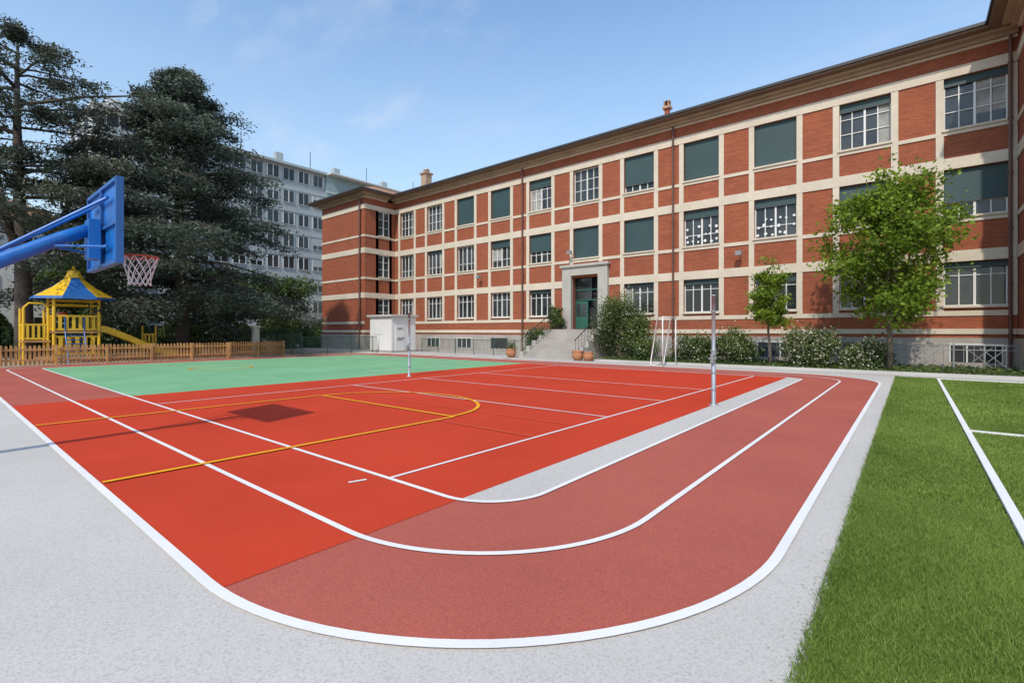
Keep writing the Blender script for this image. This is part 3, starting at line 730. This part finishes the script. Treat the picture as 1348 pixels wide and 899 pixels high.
def broadleaf(name,x,y,H,zc0,rx,rz,nlimb,nleaf,mat,tr,size,bark,shape=1.,clr=.32,up=(.35,.95)):
    e=empty(name,(x,y,0)); b=MB()
    pts=[Vector((x+.06*math.sin(i*1.3),y+.05*math.cos(i*1.7),H*.93*i/9)) for i in range(10)]
    b.tube(pts,[tr*(1-i/9)**.8+.012 for i in range(10)],8)
    LP=[];SH=[]; tips=[]
    for i in range(nlimb):
        t=(i+.5)/nlimb; z=zc0*.85+(H*.9-zc0*.85)*t*.85; k=z/(H*.93)*9; kk=min(8,int(k)); p0=pts[kk].lerp(pts[kk+1],k-kk)
        ang=i*2.399+random.uniform(-.4,.4); prof=math.sin(math.pi*min(1,(.15+t*.8)))**shape
        L=rx*prof*random.uniform(.5,1.25)
        tip=p0+Vector((math.cos(ang)*L,math.sin(ang)*L,L*random.uniform(*up)))
        tip.z=min(tip.z,H)
        mid=p0.lerp(tip,.5)+Vector((0,0,-.08*L))
        b.tube([p0,mid,tip],[tr*.38*(1-t*.5),tr*.2,.008],5)
        for j in range(6):
            s=random.uniform(.3,1.0); q=(p0.lerp(mid,s*2) if s<.5 else mid.lerp(tip,s*2-1))
            tt=q+Vector((random.gauss(0,1),random.gauss(0,1),random.gauss(.2,.6))).normalized()*random.uniform(.25,.55)*rx*.5
            b.tube([q,tt],[.012,.005],4); tips.append(tt)
        tips.append(tip)
    for q in range(4): tips.append(Vector((x+random.gauss(0,.2),y,H-.35*q)))
    w=[random.choice((.15,.5,1.,1.8)) for _ in tips]; sw=sum(w)
    for tp,wi in zip(tips,w):
        nn=int(nleaf*wi/sw); r=clr*random.uniform(.6,1.25)*rx/2.2
        P=np.array(tp)+rng.normal(0,1,(nn,3))*np.array([r,r,r*.75]); LP.append(P)
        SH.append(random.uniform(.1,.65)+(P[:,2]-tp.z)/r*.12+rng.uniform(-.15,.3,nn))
    P=np.concatenate(LP);SHD=np.concatenate(SH)
    b.obj('trunk_and_branches',bark,e,True)
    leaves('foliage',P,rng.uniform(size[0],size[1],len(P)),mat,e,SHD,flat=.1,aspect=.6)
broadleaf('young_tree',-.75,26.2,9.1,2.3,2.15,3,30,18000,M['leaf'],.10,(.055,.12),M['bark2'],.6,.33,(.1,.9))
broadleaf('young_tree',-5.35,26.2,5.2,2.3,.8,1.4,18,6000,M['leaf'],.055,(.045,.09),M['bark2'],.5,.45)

def shrub(name,x,y,rx,ry,h,n,mat,flowers=0,size=(.04,.09),z0=.0):
    e=empty(name,(x,y,0)); b=MB(); LP=[];SH=[]
    for i in range(18):
        a=random.uniform(0,6.28); r=random.uniform(.2,1)**.6; el=random.uniform(.25,1)
        tip=Vector((x+rx*r*math.cos(a)*math.sqrt(max(0,1-(el*.75)**2)),y+ry*r*math.sin(a)*math.sqrt(max(0,1-(el*.75)**2)),z0+h*el*random.uniform(.75,1.02)))
        b.tube([(x+random.gauss(0,.1),y+random.gauss(0,.1),z0),(x*.4+tip.x*.6,y*.4+tip.y*.6,tip.z*.7+z0*.3),tip],[.022,.014,.005],4)
        nn=n//18; s=random.uniform(.16,.30)*max(rx,.6)
        P=np.array(tip)+rng.normal(0,1,(nn,3))*np.array([s,s,s]); P[:,2]=np.maximum(P[:,2],z0+.05)
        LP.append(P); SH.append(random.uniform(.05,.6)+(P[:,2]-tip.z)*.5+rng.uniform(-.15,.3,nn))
    b.obj('stems',M['bark2'],e)
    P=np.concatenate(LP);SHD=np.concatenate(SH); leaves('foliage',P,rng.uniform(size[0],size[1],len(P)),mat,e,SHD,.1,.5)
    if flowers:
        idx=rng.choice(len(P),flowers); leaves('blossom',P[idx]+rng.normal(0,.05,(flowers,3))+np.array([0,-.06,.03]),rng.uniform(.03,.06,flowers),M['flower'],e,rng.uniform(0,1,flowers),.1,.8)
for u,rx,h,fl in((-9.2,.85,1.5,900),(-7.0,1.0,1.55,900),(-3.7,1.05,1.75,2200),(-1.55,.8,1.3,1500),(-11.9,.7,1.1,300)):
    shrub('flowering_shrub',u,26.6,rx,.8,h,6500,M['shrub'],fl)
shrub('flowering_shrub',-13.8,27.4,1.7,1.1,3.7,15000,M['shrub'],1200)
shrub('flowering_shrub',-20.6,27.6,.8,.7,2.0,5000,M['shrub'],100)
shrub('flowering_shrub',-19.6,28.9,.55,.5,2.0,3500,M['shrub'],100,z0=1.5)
gc=empty('ground_cover',(-5,27,0)); n=12000
P=np.stack([rng.uniform(-14.5,3.4,n),rng.uniform(25.15,29.5,n),.08+np.abs(rng.normal(0,.08,n))],1)
leaves('leaves',P,rng.uniform(.04,.09,n),M['shrub'],gc,rng.uniform(0,.9,n),.2,.4)
hg=empty('hedge',(-49,6,0)); n=60000
vv=rng.uniform(-14,30,n); top=2.6+.8*np.sin(vv*.9)+.6*np.sin(vv*2.3+1); zz=rng.uniform(0,1,n)**.7*top
P=np.stack([-49.5+rng.normal(0,.8,n)+.5*np.sin(vv*1.7+zz),vv,zz],1)
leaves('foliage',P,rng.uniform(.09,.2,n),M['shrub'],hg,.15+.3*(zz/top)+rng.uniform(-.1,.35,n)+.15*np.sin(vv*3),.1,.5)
for u,v,h in((-51,18,7),(-52,24,7),(-52,-6,8),(-53,8,8.5)):
    broadleaf('street_tree',u,v,h,2.5,2.8,3,22,9000,M['shrub'],.14,(.1,.2),M['bark'],.7,.5)

def pot(x,y,s,plant=True):
    e=empty('terracotta_pot',(x,y,0)); b=MB(); b.lathe((x,y,0),[(0,0),(.2*s,0),(.34*s,.22*s),(.36*s,.38*s),(.3*s,.5*s),(.34*s,.55*s),(.34*s,.6*s),(.28*s,.6*s),(.26*s,.5*s),(0,.5*s)],18)
    b.obj('pot',M['terracotta'],e,True)
    if plant:
        n=500; P=np.array([x,y,.75*s])+rng.normal(0,.16*s,(n,3)); leaves('plant',P,rng.uniform(.03,.06,n),M['shrub'],e,rng.uniform(0,1,n))
pot(-20.6,24.9,1.0); pot(-15.3,24.7,1.0,False); pot(-14.6,24.75,.9,False)
e=empty('concrete_pillar',(-36,15,0)); b=MB(); b.box(-36.2,-35.8,14.8,15.2,0,2.0); b.box(-36.27,-35.73,14.73,15.27,2.0,2.14); b.obj('shaft_and_cap',M['path'],e,bevel=.02)

# ---------------------------------------------------------------- light / world
el=rad(47); dx,dy=.30,-.95; L=math.hypot(dx,dy); dx/=L;dy/=L
sd=Vector((dx*math.cos(el),dy*math.cos(el),math.sin(el)))
sun=bpy.data.lights.new('sun','SUN'); sun.energy=3.3; sun.angle=rad(1.2); sun.color=(1,.93,.82)
so=bpy.data.objects.new('sun',sun); S.collection.objects.link(so); so.location=(0,0,60); so.rotation_euler=sd.to_track_quat('Z','Y').to_euler()
w=bpy.data.worlds.new('World'); S.world=w; w.use_nodes=True; nt=w.node_tree
bg=nt.nodes['Background']; sky=N(nt,'ShaderNodeTexSky',sky_type='NISHITA'); sky.sun_disc=False; sky.sun_elevation=el; sky.sun_rotation=math.atan2(dx,dy)
sky.air_density=1.4; sky.dust_density=.7; sky.ozone_density=2.2
tc=N(nt,'ShaderNodeTexCoord').outputs['Generated']
sp=N(nt,'ShaderNodeSeparateXYZ'); nt.links.new(tc,sp.inputs[0])
ad=N(nt,'ShaderNodeMath',operation='ADD'); nt.links.new(sp.outputs[2],ad.inputs[0]); ad.inputs[1].default_value=.18
dv=N(nt,'ShaderNodeVectorMath',operation='DIVIDE'); nt.links.new(tc,dv.inputs[0]); cb=N(nt,'ShaderNodeCombineXYZ')
for i in range(3): nt.links.new(ad.outputs[0],cb.inputs[i])
nt.links.new(cb.outputs[0],dv.inputs[1])
mp=N(nt,'ShaderNodeMapping'); mp.inputs['Scale'].default_value=(1.1,2.2,0); mp.inputs['Rotation'].default_value=(0,0,.5); nt.links.new(dv.outputs[0],mp.inputs[0])
c1=noise(nt,mp.outputs[0],1.9,9,.62); c2=noise(nt,mp.outputs[0],.7,3,.5)
mu=N(nt,'ShaderNodeMath',operation='MULTIPLY'); nt.links.new(ramp(nt,c1,.48,.82),mu.inputs[0]); nt.links.new(ramp(nt,c2,.45,.62),mu.inputs[1])
cl=N(nt,'ShaderNodeMath',operation='MULTIPLY'); nt.links.new(mu.outputs[0],cl.inputs[0]); cl.inputs[1].default_value=.6
lift=mix(nt,1.0,sky.outputs[0],(1.32,1.42,1.50),'MULTIPLY')
haze=mix(nt,ramp(nt,sp.outputs[2],.0,.55,.62,.0),lift,(4.1,4.9,5.7))
o=mix(nt,cl.outputs[0],haze,(5.6,5.9,6.3))
nt.links.new(o,bg.inputs[0]); bg.inputs[1].default_value=.15

# ---------------------------------------------------------------- camera
cam=bpy.data.cameras.new('camera'); cam.sensor_width=36; cam.lens=638/1348*36; cam.shift_y=-13.5/1348; cam.clip_end=3000; cam.clip_start=.05
co=bpy.data.objects.new('camera',cam); S.collection.objects.link(co); co.location=(0,0,1.75); co.rotation_euler=(rad(90),0,math.atan2(.636,.7716)); S.camera=co
